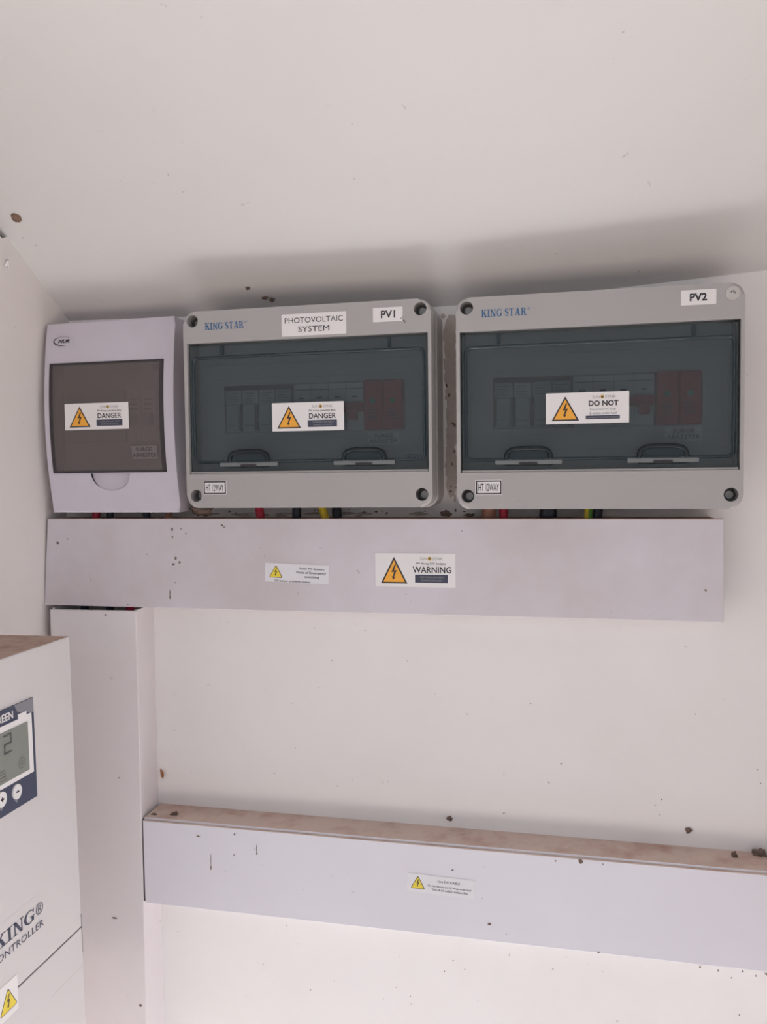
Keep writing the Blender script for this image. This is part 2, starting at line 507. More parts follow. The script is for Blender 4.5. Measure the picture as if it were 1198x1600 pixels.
# back wall: one painted board, its top follows the ceiling
bm = bmesh.new()
xs = [-.42 + .05 * i for i in range(50)]
top = [(x, ceil_z(x, 0) + .012) for x in xs]
prism_xz(bm, [(xs[0], GZ0)] + [(xs[-1], GZ0)] + top[::-1], .03, 0.0)
tag(from_bm('wall_back', bm, 'wall'), 'off-white painted board wall behind the boxes', kind='structure')

# left wall, leaning and splayed a little; its top edge drops away from the ceiling near the viewer
def lw_x(y, z): return -.176 + (z - .25) * (.016 / .37) + .06 * y
bm = bmesh.new()
ys = [.03, 0, -.03, -.06, -.085, -.0945, -.105, -.13, -.2, -.3, -.42]
zs = [GZ0, -.6, -.3, -.1, .1, .2]
def lw_top(y):
    z = ceil_z(-.18, y) + .004
    if y < -.0945: z = max(ceil_z(-.18, -.0945) - .002 + (-.0945 - y) * .05, ceil_z(-.18, y) - .014)
    return z
grid = []
for y in ys:
    col = [bm.verts.new((lw_x(y, z), y, z)) for z in zs]
    col.append(bm.verts.new((lw_x(y, lw_top(y)), y, lw_top(y))))
    grid.append(col)
for i in range(len(ys) - 1):
    for j in range(len(zs)):
        bm.faces.new((grid[i][j], grid[i + 1][j], grid[i + 1][j + 1], grid[i][j + 1]))
g = bmesh.ops.extrude_face_region(bm, geom=bm.faces[:])
bmesh.ops.translate(bm, verts=[v for v in g['geom'] if isinstance(v, bmesh.types.BMVert)], vec=(-.005, 0, 0))
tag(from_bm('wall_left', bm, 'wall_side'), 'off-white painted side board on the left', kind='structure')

tag(from_bm('wall_right_added', box_bm(.665, .69, -.30, .03, GZ0, .78), 'wall_side'), 'added off-white side board beyond the right edge of the picture', kind='structure')  # unseen board added to darken the right end of the wall

# dark backing added outside the left wall so the gap under the ceiling stays dark
bm = bmesh.new()
pts = []
for y in (0.0, -.5):
    zt = ceil_z(-.2, y)
    xi = lw_x(y, zt) - .0065
    pts.append([bm.verts.new((x, y, z)) for x, z in ((xi - .002, zt - .12), (-.32, zt - .12), (-.32, zt + .02), (xi, zt - .0008))])
bm.faces.new(pts[0]); bm.faces.new(pts[1][::-1])
for i in range(4):
    bm.faces.new((pts[0][i], pts[1][i], pts[1][(i + 1) % 4], pts[0][(i + 1) % 4]))
tag(from_bm('gap_backing_trim_1', bm, 'gap_dark'), 'dark backing added behind the gap at the top of the left wall', kind='structure')

# sloping ceiling board, sagging a little in the middle
bm = bmesh.new()
cx_ = [-.1885, -.17] + [-.12 + .05 * i for i in range(38)]
cy_ = [.0004, -.05, -.1, -.2, -.35, -.55, -.8, ROOF_Y]
def c_y(x, y):       # the back edge pulls away from the wall by a few millimetres above the right box
    if y > -.01: return y - .0
    return y
low = [[bm.verts.new((x, c_y(x, y), ceil_z(x, c_y(x, y)))) for y in cy_] for x in cx_]
upp = [[bm.verts.new((x, c_y(x, y), ceil_z(x, c_y(x, y)) + .012)) for y in cy_] for x in cx_]
for i in range(len(cx_) - 1):
    for j in range(len(cy_) - 1):
        bm.faces.new((low[i][j], low[i + 1][j], low[i + 1][j + 1], low[i][j + 1]))
        bm.faces.new((upp[i][j], upp[i][j + 1], upp[i + 1][j + 1], upp[i + 1][j]))
for i in range(len(cx_) - 1):
    for j in (0, -1):
        bm.faces.new((low[i][j], upp[i][j], upp[i + 1][j], low[i + 1][j]))
for j in range(len(cy_) - 1):
    for i in (0, -1):
        bm.faces.new((low[i][j], low[i][j + 1], upp[i][j + 1], upp[i][j]))
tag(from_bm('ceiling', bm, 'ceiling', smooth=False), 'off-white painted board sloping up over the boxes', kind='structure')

# added ground, unseen: a strip of sun falls between this shelter and an added roof behind the viewer
GZ = -1.5
tag(from_bm('floor', box_bm(-4, 5, -1.6, .05, GZ - .1, GZ), 'concrete'), 'pale concrete floor added in the unseen yard', kind='structure')  # unseen, added to bounce sunlight up onto the wall
bm = bmesh.new()
bx(bm, -5, 6, -3.6, -1.98, 1.62, 1.66)
tag(from_bm('ceiling_yard_added', bm, 'soil'), 'added flat roof behind the viewer that cuts the sun', kind='structure')  # unseen roof added to cut the sunlit ground down to a strip
tag(from_bm('wall_yard_added', box_bm(-5, 6, -6.2, -6.05, GZ - .01, 1.75), 'added_yard_wall'), 'added pale grey wall across the unseen yard', kind='structure')  # unseen wall added to keep window reflections dim and even
tag(from_bm('ground', box_bm(-30, 30, -40, -1.6, GZ - .1, GZ - .01), 'soil'), 'grey-brown soil added beyond the unseen concrete floor', kind='structure')  # unseen, added as the dimmer part of the ground bounce

# ================================================================== grey enclosures
BW, BH, BD = .255, .1997, .0705
WX0, WX1, WZ0, WZ1 = .0040, .2515, .0350, .1674          # the window in the cover
HOLES = [(.0084 + .0022, .1907 - .001), (BW - .0106, .1897), (.0106, .0129), (BW - .0106, .0129)]
HR = .0062
def build_enclosure_meshes():
    m = {}
    # base tray, a little wider than the lid
    me = boolean(prism_xz(bmesh.new(), rrect(-.0008, BW + .0008, -.0008, BH + .0008, .013, 8), 0, -.040, .001, 2),
                 [box_bm(.004, BW - .004, -.05, -.004, .004, BH - .004)])
    m['base'] = me
    cov = prism_xz(bmesh.new(), rrect(.0004, BW - .0004, .0004, BH - .0004, .012, 8), -.0405, -BD, .0028, 4)
    cut = [box_bm(WX0, WX1, -.08, -.03, WZ0, WZ1), box_bm(.0022, BW - .0022, -.0655, -.03, .024, .178)]
    for hx, hz in HOLES:
        cut.append(cyl_y(bmesh.new(), hx, hz, HR, -.08, -.052))
    m['cover'] = boolean(cov, cut)
    return m
ENC = build_enclosure_meshes()

def enclosure(name, loc, label, plug_tr):
    e = empty(name, loc)
    tag(e, label, 'electrical box', 'grey twelve-way enclosures on the wall')
    b = from_me('base', ENC['base'].copy(), 'box', e)
    c = from_me('cover', ENC['cover'].copy(), 'box', e)
    for i, (hx, hz) in enumerate(HOLES):
        if i == 1 and plug_tr:
            s = from_bm('screw_plug', cyl_y(bmesh.new(), hx, hz, HR - .0001, -.055, -BD - .0004), 'plug', e)
            bm = bmesh.new()
            for k in range(3):
                a = k * PI / 3 + .2
                bx(bm, hx - .0006 + .0018 * math.cos(a), hx + .0006 + .0018 * math.cos(a), -BD - .0007, -BD - .0002, hz - .0009 + .0018 * math.sin(a), hz + .0009 + .0018 * math.sin(a))
            from_bm('plug_notch', bm, 'recess', s)['kind'] = 'stuff'
            tag(s, 'pale round plug flush in the corner hole')
        else:
            well = prism_xz(bmesh.new(), [(hx + (HR - .0002) * math.cos(2 * PI * k / 24), hz + (HR - .0002) * math.sin(2 * PI * k / 24)) for k in range(24)], -.0525, -.0535)
            w_ = from_bm('screw_well', well, 'recess', e)
            sc = from_bm('screw', cyl_y(bmesh.new(), hx + .0006, hz - .0004, .0036, -.0534, -.0585, 18), 'screw', w_)
    # tinted flap: thin hinge strip, raised panel with a thick rim, two thumb latches
    ft = -.0668
    me = boolean(prism_xz(bmesh.new(), rrect(WX0 + .0012, WX1 - .0012, WZ0 + .0022, WZ1 - .0022, .0015, 3), ft + .0022, ft, .0004, 1),
                 [box_bm(x - .022, x + .022, -.09, -.05, .0410, .0475) for x in (.0672, .1870)])
    d = from_me('door', me, 'door_blue', e)
    # rim of the raised panel
    o_, i_ = rrect(.0075, .2485, .0455, .1545, .006, 6), rrect(.0105, .2455, .0485, .1515, .004, 6)
    bm = bmesh.new(); k = len(o_)
    vo = [bm.verts.new((x, ft, z)) for x, z in o_]; vo2 = [bm.verts.new((x, ft - .0020, z)) for x, z in rrect(.0083, .2477, .0463, .1537, .0055, 6)]
    vi2 = [bm.verts.new((x, ft - .0022, z)) for x, z in rrect(.0097, .2463, .0477, .1523, .0045, 6)]; vi = [bm.verts.new((x, ft, z)) for x, z in i_]
    for A, B in ((vo, vo2), (vo2, vi2), (vi2, vi)):
        for q in range(k):
            bm.faces.new((A[q], A[(q + 1) % k], B[(q + 1) % k], B[q]))
    from_bm('panel_rim', bm, 'door_rib', d, smooth=True)
    for hx in (.0400, .2130):      # hinge knuckles
        from_bm('hinge_rib', box_bm(hx - .0018, hx + .0018, ft - .0012, ft + .0035, .1555, WZ1 - .003, bev=.0004, seg=1), 'door_rib', d)
    tab = box_bm(WX0 + .001, WX1 - .001, ft - .0018, ft - .0002, WZ0 + .0002, WZ0 + .0022)
    from_bm('sill', tab, 'box', e)
    for lx in (.0672, .1870):
        # arch-shaped grip: a bent rounded bar standing out of the flap
        pts = []
        for q in range(13):
            t = PI * q / 12
            cx = math.copysign(abs(math.cos(t)) ** .55, math.cos(t)); sz = abs(math.sin(t)) ** .6
            pts.append((lx - .0205 * cx, ft - .0015, .0470 + .0105 * sz))
        h = from_bm('latch_grip', tube_bm(pts, .0021, 10), 'grip', d, smooth=True)
        # scoop behind the grip
        from_bm('latch_scoop', prism_xz(bmesh.new(), rrect(lx - .019, lx + .019, .0468, .0565, .0045, 5), ft + .0005, ft - .0006, .0003, 1), 'door_rib', d)
        lb = from_bm('latch_bar', prism_xz(bmesh.new(), rrect(lx - .0308, lx + .0308, .0424, .0468, .001, 3), ft + .002, ft - .0016, .0004, 2), 'latch', d)
        from_bm('latch_slot', prism_xz(bmesh.new(), rrect(lx - .0085, lx + .0085, .0418, .0445, .001, 3), ft - .0010, ft - .0021), 'dark', d)
    # inner fascia with the slot for the modules
    me = boolean(prism_xz(bmesh.new(), rrect(.006, BW - .006, .026, .176, .003, 3), -.0440, -.0460, .0006, 1),
                 [box_bm(.0330, .2240, -.06, -.03, .0770, .1262)])
    from_me('fascia', me, 'box_in', e)
    bm = bmesh.new()           # moulded frame lines round the slot
    for (a0, a1, c0, c1) in ((.0120, .2410, .0700, .1330), (.0080, .2470, .0560, .1480)):
        for r_ in ((a0, a1, c0, c0 + .0007), (a0, a1, c1 - .0007, c1), (a0, a0 + .0007, c0, c1), (a1 - .0007, a1, c0, c1)):
            bx(bm, r_[0], r_[1], -.0466, -.0459, r_[2], r_[3])
    from_bm('fascia_line', bm, 'module_grey', e)['kind'] = 'stuff'
    # printing on the cover
    holder = from_bm('maker_plate', plate_bm(rrect(0, .0475, 0, .0095, .001, 2), .00003), 'box', e, (.0238, -BD - .00002, .1790), FRONT)
    flat('lettering', serif('KING STAR'), .0005, .0425, .0012, .0082, .0002, 'ink_blue', holder)
    words('®', .0433, .0455, .0060, .0083, 'ink_blue', holder, z=.0002, bold=0)
    s = text_sticker(e, (.0188 if not plug_tr else .0178, -BD - .0001, .0140), .0252, .0142, [('HT 12WAY', .12, .88, .25, .75)], 'white rating label with dark border reading HT 12WAY', bold=.012, border='ink', font='ink')
    return e

Z1, X2, Z2 = .04435, .27799, .0424
e1 = enclosure('enclosure', (0, 0, Z1), 'grey enclosure labelled PV1 and PHOTOVOLTAIC SYSTEM, blue-tinted window, middle box', False)
e2 = enclosure('enclosure', (X2, 0, Z2), 'grey enclosure labelled PV2 with a DO NOT sticker, rightmost box', True)
text_sticker(e1, (.1058, -BD - .0001, .1697), .0660, .0215, [('PHOTOVOLTAIC', .05, .95, .58, .83), ('SYSTEM', .26, .74, .17, .42)], 'white label reading PHOTOVOLTAIC SYSTEM', bold=0)
text_sticker(e1, (.1985, -BD - .0001, .1790), .0290, .0136, [('PV1', .27, .75, .24, .78)], 'white label reading PV1', bold=.02)
text_sticker(e2, (.2013, -BD - .0001, .1812), .0294, .0132, [('PV2', .25, .74, .25, .77)], 'white label reading PV2', bold=.03)
hazard_sticker(e1, (.0937, -.0690, .0765), .0740, .0282, 'DANGER', 'white sticker with orange lightning triangle reading DANGER')
hazard_sticker(e2, (.0833, -.0690, .0790), .0742, .0285, 'DO NOT', 'white sticker with orange lightning triangle reading DO NOT')
specks('dirt_specks', e1, [(.2262, .1815, .0006, .0005), (.2276, .1826, .0005, .0005), (.2288, .1792, .0005, .0007), (.2296, .1776, .0006, .0004)], -BD - .0003, 'ink')
ipt = from_bm('moulded_mark', plate_bm(rrect(0, .017, 0, .007, .001, 2), .00003), 'door_blue', e1, (.2270, -.0671, .0455), FRONT)
words('IP 65', .001, .0155, .0012, .0058, 'ink_navy', ipt, z=.0002, bold=0)

# modules inside the two enclosures
def fuse(x, z, w_, box_label, which):
    e = empty('fuse_holder', (x, -.0045, z))
    tag(e, f'pale slim fuse holder inside the {box_label} box, {which}', 'fuse holder', f'fuse holders in the {box_label} box')
    from_bm('body', box_bm(.0003, w_ - .0003, -.0405, 0, .004, .0480, bev=.0006, seg=1), 'module_grey', e)
    from_bm('lever', box_bm(.0022, w_ - .0022, -.0450, -.040, .0060, .0330, bev=.0008, seg=1), 'module_grey', e)
    bm = bmesh.new()
    bx(bm, .0034, w_ - .0034, -.0453, -.0448, .0110, .0117)
    for q in range(4):
        bx(bm, .003, w_ - (.003 if q % 2 else .006), -.0409, -.0404, .0360 + q * .0027, .0368 + q * .0027)
    from_bm('print', bm, 'ink_grey', e)['kind'] = 'stuff'
    bm = bmesh.new()
    for sx in (.0006, w_ - .0014):
        bx(bm, sx, sx + .0008, -.0412, -.040, .0056, .0335)
    from_bm('lever_slot', bm, 'dark', e)['kind'] = 'stuff'

def isolator(x, z, w_, box_label):
    e = empty('isolator_switch', (x, -.0045, z))
    tag(e, f'white four-pole isolator with red toggle inside the {box_label} box', 'breaker', 'isolators behind the tinted windows')
    from_bm('body', box_bm(.0003, w_ - .0003, -.0405, 0, 0, .0480, bev=.0006, seg=1), 'module', e)
    bm = bmesh.new()
    for q in range(1, 4):
        bx(bm, q * w_ / 4 - .0002, q * w_ / 4 + .0002, -.0408, -.040, 0, .048)
    from_bm('pole_seam', bm, 'ink_grey', e)['kind'] = 'stuff'
    from_bm('rating_line', box_bm(.002, w_ - .002, -.0409, -.0402, .0415, .0422), 'ink_grey', e)
    for q in range(4):
        from_bm('rating_mark', box_bm(q * w_ / 4 + .0062, q * w_ / 4 + .0118, -.0410, -.0402, .0330, .0345), 'ink', e)
    from_bm('toggle_bar', box_bm(.006, w_ - .0008, -.0470, -.040, .0185, .0275, bev=.0008, seg=1), 'red', e)
    from_bm('toggle_grip', box_bm(w_ - .0155, w_ - .0055, -.0530, -.046, .0098, .0200, bev=.0008, seg=1), 'red', e)

def arrester(x, z, box_label):
    e = empty('surge_arrester', (x, -.0045, z))
    tag(e, f'red two-pole surge arrester inside the {box_label} box', 'surge arrester', 'red surge arresters behind the tinted windows')
    from_bm('body', box_bm(0, .0396, -.0360, 0, -.001, .0495, bev=.0006, seg=1), 'red', e)
    for q in range(2):
        c = from_bm('cartridge', box_bm(q * .0198 + .0003, q * .0198 + .0195, -.0470, -.036, 0, .0490, bev=.0008, seg=1), 'red', e)
        from_bm('indicator', cyl_y(bmesh.new(), q * .0198 + .0095, .0285, .0026, -.0469, -.0476, 14), 'green', c)
        bm = bmesh.new()
        for t in range(4):
            bx(bm, q * .0198 + .004, q * .0198 + .015 - .002 * (t % 2), -.0473, -.0468, .010 + .003 * t, .0107 + .003 * t)
        from_bm('print', bm, 'ink_navy', c)['kind'] = 'stuff'

for bxo, bzo, nm, nf in ((0, Z1, 'PV1', 4), (X2, Z2, 'PV2', 4)):
    nth = ['nearest the left edge', 'second from the left', 'third from the left', 'beside the isolator']
    for k in range(nf):
        fuse(bxo + .0340 + k * .0182, bzo + .0775 - .004, .0178, nm, nth[k])
    isolator(bxo + .1080, bzo + .0775, .0745, nm)
    arrester(bxo + .1832, bzo + .0772, nm)
for e, px in ((e1, .1863), (e2, .1915)):
    s = sticker('surge_label', e, (px, -.0462, .0622), .0318, .0130, 'module', FRONT, label='pale label reading SURGE ARRESTER under the red module')
    words('SURGE', .0065, .0255, .0072, .0112, 'ink', s, bold=.01)
    words('ARRESTER', .0012, .0306, .0018, .0058, 'ink', s, bold=.01)

# ================================================================== lilac-white box on the left
NX0, NX1, NZ0, NZ1 = -.1745, -.0232, .0390, .2458
PROF = [(NZ0, -.0415), (.052, -.0438), (.0700, -.0470), (.0815, -.0487), (.1000, -.0510), (.1250, -.0528), (.1450, -.0532), (.1650, -.0528), (.1850, -.0515), (.2030, -.0497), (.2200, -.0478), (.2340, -.0455), (NZ1, -.0425)]
def nur_y(z): return lerp_tab(PROF, z)
ne = empty('small_enclosure', ((NX0 + NX1) / 2, 0, NZ0))
tag(ne, 'small lilac-white enclosure with a smoky brown window and NUR logo, leftmost box', 'electrical box')
nlx = (NX1 - NX0) / 2
def L(z): return z - NZ0
def prof_prism(x0, x1, z0, z1, yb, off, n=18, bev=0.0):
    bm = bmesh.new()
    zs_ = [z0 + (z1 - z0) * i / n for i in range(n + 1)]
    A = [[bm.verts.new((x, nur_y(z) + off, L(z))) for z in zs_] for x in (x0, x1)]
    if callable(yb):
        B = [[bm.verts.new((x, yb(z), L(z))) for z in zs_] for x in (x0, x1)]
    else:
        B = [[bm.verts.new((x, yb, L(z))) for z in zs_] for x in (x0, x1)]
    for i in range(n):
        bm.faces.new((A[0][i], A[1][i], A[1][i + 1], A[0][i + 1]))
        bm.faces.new((B[0][i], B[0][i + 1], B[1][i + 1], B[1][i]))
        for q in (0, 1):
            bm.faces.new((A[q][i], A[q][i + 1], B[q][i + 1], B[q][i]))
    bm.faces.new((A[0][0], B[0][0], B[1][0], A[1][0])); bm.faces.new((A[0][n], A[1][n], B[1][n], B[0][n]))
    if bev:
        bmesh.ops.remove_doubles(bm, verts=bm.verts[:], dist=1e-6)
        es = [e for e in bm.edges if len(e.link_faces) == 2 and e.calc_face_angle(0) > .6 and all(v.co.y < yb - .005 for v in e.verts)]
        bmesh.ops.bevel(bm, geom=es, offset=bev, segments=3, affect='EDGES', profile=.5)
    return bm
NWX0, NWX1, NWZ0, NWZ1 = -.0683, .0665, .0822, .2012       # window (x relative to the box centre)
# finger recess: a disc-shaped hollow under the window
rec = bmesh.new()
ring = [(-.0000 + .0232 * math.cos(PI + PI * i / 16), .0815 - .0188 * abs(math.sin(PI * i / 16))) for i in range(17)]
prism_xz(rec, [(x + .0, L(z)) for x, z in ring] , -.0448, -.08)
me = boolean(prof_prism(-nlx, nlx, NZ0, NZ1, 0.0, 0.0, 24, .0022),
             [box_bm(NWX0, NWX1, -.08, -.012, L(NWZ0), L(NWZ1)), rec])
body = from_me('body', me, 'nur', ne)
from_bm('finger_recess', prism_xz(bmesh.new(), [(x * 1.01, L(z) - (.0002 if z < .08 else -.0004)) for x, z in ring], -.0425, -.0449), 'nur', ne)
# tinted window: curved flap with a thick rim
d = from_bm('door', prof_prism(NWX0 + .0005, NWX1 - .0005, NWZ0 + .0004, NWZ1 - .0004, lambda z: nur_y(z) + .0012, -.0010), 'door_brown', ne, smooth=False)
for a0, a1 in ((NWX0 + .0004, NWX0 + .0045), (NWX1 - .0045, NWX1 - .0004)):
    from_bm('side_rim', prof_prism(a0, a1, NWZ0 + .0004, NWZ1 - .0004, lambda z: nur_y(z) + .008, -.0011), 'door_brown_rib', d)
for c0, c1 in ((NWZ0 + .0004, NWZ0 + .0026), (NWZ1 - .0026, NWZ1 - .0004)):
    from_bm('end_rim', prof_prism(NWX0 + .0046, NWX1 - .0046, c0, c1, lambda z: nur_y(z) + .006, -.0011, 2), 'door_brown_rib', d)
for hx in (NWX0 + .010, NWX1 - .010):
    from_bm('hinge', prism_xz(bmesh.new(), rrect(hx - .004, hx + .004, L(.1905), L(.1975), .001, 2), -.046, -.0490), 'door_brown_rib', d)
# inside: fascia and modules
me = boolean(prism_xz(bmesh.new(), rrect(NWX0 + .001, NWX1 - .001, L(NWZ0) + .001, L(NWZ1) - .001, .002, 2), -.0255, -.0275), [box_bm(-.061, .047, -.06, -.01, L(.1150), L(.1725))])
from_me('fascia', me, 'box_in', ne)
from_bm('rear_panel', box_bm(NWX0 + .002, NWX1 - .002, -.0135, -.0125, L(NWZ0) + .002, L(NWZ1) - .002), 'module_grey', ne)
from_bm('sealing_boss', cyl_y(bmesh.new(), -.0515 - .006, L(.1440), .0042, -.0270, -.0300, 16), 'recess', ne)
hazard_sticker(ne, (-.1476 - (NX0 + NX1) / 2, nur_y(.143) - .0013, L(.1285)), .0755, .0283, 'DANGER', 'white sticker with orange lightning triangle reading DANGER on the smoky window')
s = sticker('surge_label', ne, (.0285, nur_y(.0965) - .0013, L(.0965)), .0295, .0138, 'surge_tag', (PI / 2 + .12, 0, 0), label='clear label reading SURGE ARRESTER at the corner of the window')
words('SURGE', .0050, .0235, .0080, .0120, 'ink', s, bold=.01)
words('ARRESTER', .0008, .0287, .0018, .0060, 'ink', s, bold=.01)
# logo
lg = from_bm('logo_plate', plate_bm(rrect(0, .024, 0, .0125, .001, 2), .00003), 'nur', ne, (-.1632 - (NX0 + NX1) / 2, nur_y(.2190) - .0004, L(.2190)), (PI / 2 - .15, 0, 0))
words('NUR', .0052, .0195, .0042, .0082, 'ink', lg, z=.0003, bold=.035, shear=.3)
geo = arc(.0115, .0063, .0112, .0050, 38, 290, 30, lambda t: .0003 + .0011 * max(0, -math.cos(t - .35)) ** 1.0)
me = bpy.data.meshes.new('swoosh'); me.from_pydata([(v[0], v[1], .0003) for v in geo[0]], [], geo[1])
from_me('logo_swoosh', me, 'ink', lg)
def nur_module(x, w_, mat, label, marks):
    e = empty('circuit_breaker', (x, -.0136, .1152))
    tag(e, label, 'breaker', 'modules behind the smoky window')
    from_bm('body', box_bm(.0004, w_ - .0004, -.0165, 0, 0, .0570, bev=.0006, seg=1), mat, e)
    from_bm('lever', box_bm(.003, w_ - .003, -.0230, -.016, .0180, .0310, bev=.0008, seg=1), 'module_grey', e)
    bm = bmesh.new()
    for q in range(marks):
        bx(bm, .004, w_ - .004, -.0170, -.0163, .0350 + q * .0052, .0372 + q * .0052)
    from_bm('print', bm, 'ink_grey', e)['kind'] = 'stuff'
nur_module(-.1600, .0700, 'module_grey', 'wide grey breaker behind the DANGER sticker of the smoky window', 2)
nur_module(-.0890, .0175, 'module', 'slim pale breaker just right of the DANGER sticker in the smoky window', 3)
nur_module(-.0710, .0175, 'module', 'slim pale breaker at the right end of the smoky window', 3)

# ================================================================== trunking
def trunk_mesh_parts(e, w0, w1, z0, z1, depth, mat, dust, lid_pts, open_left=False):
    """channel (back and two flanges), lid, dust-covered top"""
    t = .0022
    bm = bmesh.new()
    bx(bm, w0, w1, -t, 0, z0, z1)
    bx(bm, w0, w1, -depth + .003, -t, z0, z0 + t)
    bx(bm, w0, w1, -depth + .003, -t, z1 - t, z1)
    o = from_bm('channel', bm, [mat, dust], e)
    for p in o.data.polygons:
        if p.normal.z > .9 and p.center.z > z1 - .0015: p.material_index = 1
    bm = prism_xz(bmesh.new(), lid_pts, -depth + .0032, -depth, .0007, 2)
    o2 = from_bm('lid', bm, [mat, dust], e)
    for p in o2.data.polygons:
        if p.normal.z > .3: p.material_index = 1
    return o, o2

TZ0, TZ1, TX0, TX1, TD = -.0650, .0322, -.1830, .5225, .0382
te = empty('cable_trunking', (TX0, 0, TZ0))
tag(te, 'wide grey-white trunking running under the three boxes', 'trunking')
TL = TX1 - TX0
lid = [(-.0010, TZ1 - TZ0), (-.0050, .045), (-.0085, 0), (TL + .0008, 0), (TL, TZ1 - TZ0)]
trunk_mesh_parts(te, .004, TL - .006, .0012, TZ1 - TZ0 - .0004, TD, 'trunk', 'dust', lid)
s = sticker('notice_sticker', te, (.0712 - TX0, -TD - .0001, -.0338 - TZ0), .0697, .0197, 'white_dull', FRONT, -.033, label='small white sticker with yellow triangle reading Solar PV System Point of Emergency switching')
triangle_sign(s, .0045, .0195, .0045, .0180, .0006, 'yellow', .0018)
words('Solar PV System', .0375, .0645, .0135, .0165, 'ink', s, bold=.01)
words('Point of Emergency', .0345, .0665, .0090, .0125, 'ink', s, bold=.01)
words('switching', .0435, .0590, .0048, .0082, 'ink', s, bold=.01)
words('DC Isolator to Inverter Isolator', .0110, .0500, .0004, .0026, 'ink', s, bold=.01)
hazard_sticker(te, (.1903 - TX0, -TD - .0001, -.0370 - TZ0), .0820, .0341, 'WARNING', 'white sticker with orange lightning triangle reading WARNING', roll=-.0)
specks('dirt_specks', te, [(.153, .054, .0013, .0018), (.1575, .050, .0011, .0013), (.1500, .048, .0013, .0011), (.1495, .0855, .0010, .0018), (.1498, .077, .0006, .0012), (.160, .086, .0006, .0006), (.1655, .081, .0006, .0008), (.152, .028, .0007, .0008), (.1452, .012, .0008, .0022), (.1452, .0165, .0004, .0030), (.0230, .0745, .0008, .0008), (.0110, .0700, .0016, .0012), (.2070, .0900, .0012, .0009), (.2095, .0880, .0010, .0008), (.1190, .0585, .0007, .0008), (.0950, .0025, .0010, .0006), (.4620, .0850, .0006, .0005), (.6900, .0300, .0012, .0010)], -TD)

# vertical duct on the left
DX0, DX1, DD = -.1825, -.0770, .0415
de = empty('vertical_duct', (DX0, 0, -1.08))
tag(de, 'wide white duct running down the left corner', 'trunking')
DL = DX1 - DX0; DH = -.0685 + 1.08
t = .0022
bm = bmesh.new()
bx(bm, .0015, DL - .0012, -t, 0, 0, DH + .003)
bx(bm, .0015, .0015 + t, -DD + .003, -t, 0, DH + .0006)
bx(bm, DL - .0012 - t, DL - .0012, -DD + .003, -t, 0, DH + .0006)
from_bm('channel', bm, 'duct', de)
from_bm('lid', prism_xz(bmesh.new(), [(0, 0), (DL, 0), (DL, DH), (0, DH - .0010)], -DD + .0032, -DD, .0008, 2), 'duct', de)
specks('dirt_specks', de, [(.0690, 1.0065, .0014, .0008), (.0985, .5680, .0018, .0012), (.0700, .6650, .0030, .0007), (.0800, .8250, .0008, .0008)], -DD)
from_bm('edge_strip', box_bm(DL - .0011, DL - .0003, -DD + .0034, -DD + .0085, 0, DH), 'duct', de)

# lower trunking
LZ0, LZ1, LX0, LD = -.3940, -.2985, -.0757, .0413
le = empty('cable_trunking', (LX0, 0, LZ0))
tag(le, 'lower white trunking with dusty brown top running out to the right', 'trunking')
LL = 1.6
lid = [(0, LZ1 - LZ0 - .0022), (.0006, 0), (LL, 0), (LL, LZ1 - LZ0 - .0022)]
trunk_mesh_parts(le, .0006, LL, .0012, LZ1 - LZ0, LD - .0, 'trunk_low', 'dust_pale', lid)
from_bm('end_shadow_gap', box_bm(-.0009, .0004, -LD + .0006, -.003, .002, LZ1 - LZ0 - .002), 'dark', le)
s = sticker('notice_sticker', le, (.2204 - LX0, -LD - .0001, -.3500 - LZ0), .0692, .0190, 'white_dull', FRONT, -.026, label='small white sticker with yellow triangle reading Live DC CABLE')
triangle_sign(s, .0035, .0185, .0035, .0172, .0006, 'yellow', .0018)
words('Live DC CABLE', .0315, .0540, .0125, .0150, 'ink', s, bold=.01)
words('Do not disconnect DC Plugs under load', .0215, .0655, .0068, .0092, 'ink', s, bold=.01)
words('Turn off AC and DC isolators first.', .0255, .0625, .0034, .0058, 'ink', s, bold=.01)
specks('dirt_specks', le, [(.0800, .0475, .0007, .0020), (.0800, .0570, .0003, .0075), (.1330, .0680, .0006, .0013), (.1330, .0735, .0003, .0042), (.0660, .0810, .0016, .0009), (.1070, .0640, .0006, .0007), (.1080, .0870, .0008, .0012), (.4690, .0905, .0020, .0024), (.4450, .0890, .0008, .0008), (.3800, .0180, .0016, .0010), (.4900, .0900, .0006, .0008), (.3430, .0700, .0012, .0006), (.4860, .0015, .0013, .0006)], -LD)

# ================================================================== cables between boxes and trunking
def cable(x, r, mats, label, lean=0.0, y=-.020, z_top=.047, stripe=None):
    e = empty('cable', (x, y, .024))
    tag(e, label, 'cable', 'cables dropping into the upper trunking')
    pts = [(0, 0, 0), (lean * .5, 0, (z_top - .024) * .5), (lean, 0, z_top - .024)]
    from_bm('sheath', tube_bm(pts, r, 12), mats[0], e, smooth=True)
    if stripe:
        from_bm('stripe', tube_bm([(p[0] - r * .45, p[1] - r * .55, p[2]) for p in pts], r * .62, 10), stripe, e, smooth=True)
cable(-.1360, .0045, ['cable_red'], 'red cable under the left end of the lilac-white box', .002)
cable(-.1180, .0040, ['cable_black'], 'black cable right of the red one under the lilac-white box', .001)
cable(-.0720, .0042, ['cable_black'], 'black cable under the right half of the lilac-white box', -.002)
cable(-.0470, .0036, ['cable_brown'], 'brownish cable under the right corner of the lilac-white box', .001)
cable(.0614, .0046, ['cable_red'], 'red cable under the left half of the PV1 box', -.0025)
cable(.1009, .0048, ['cable_black'], 'black cable under the middle of the PV1 box', .0005)
cable(.1350, .0042, ['cable_yellow'], 'yellow cable under the PV1 box beside a black one', -.007)
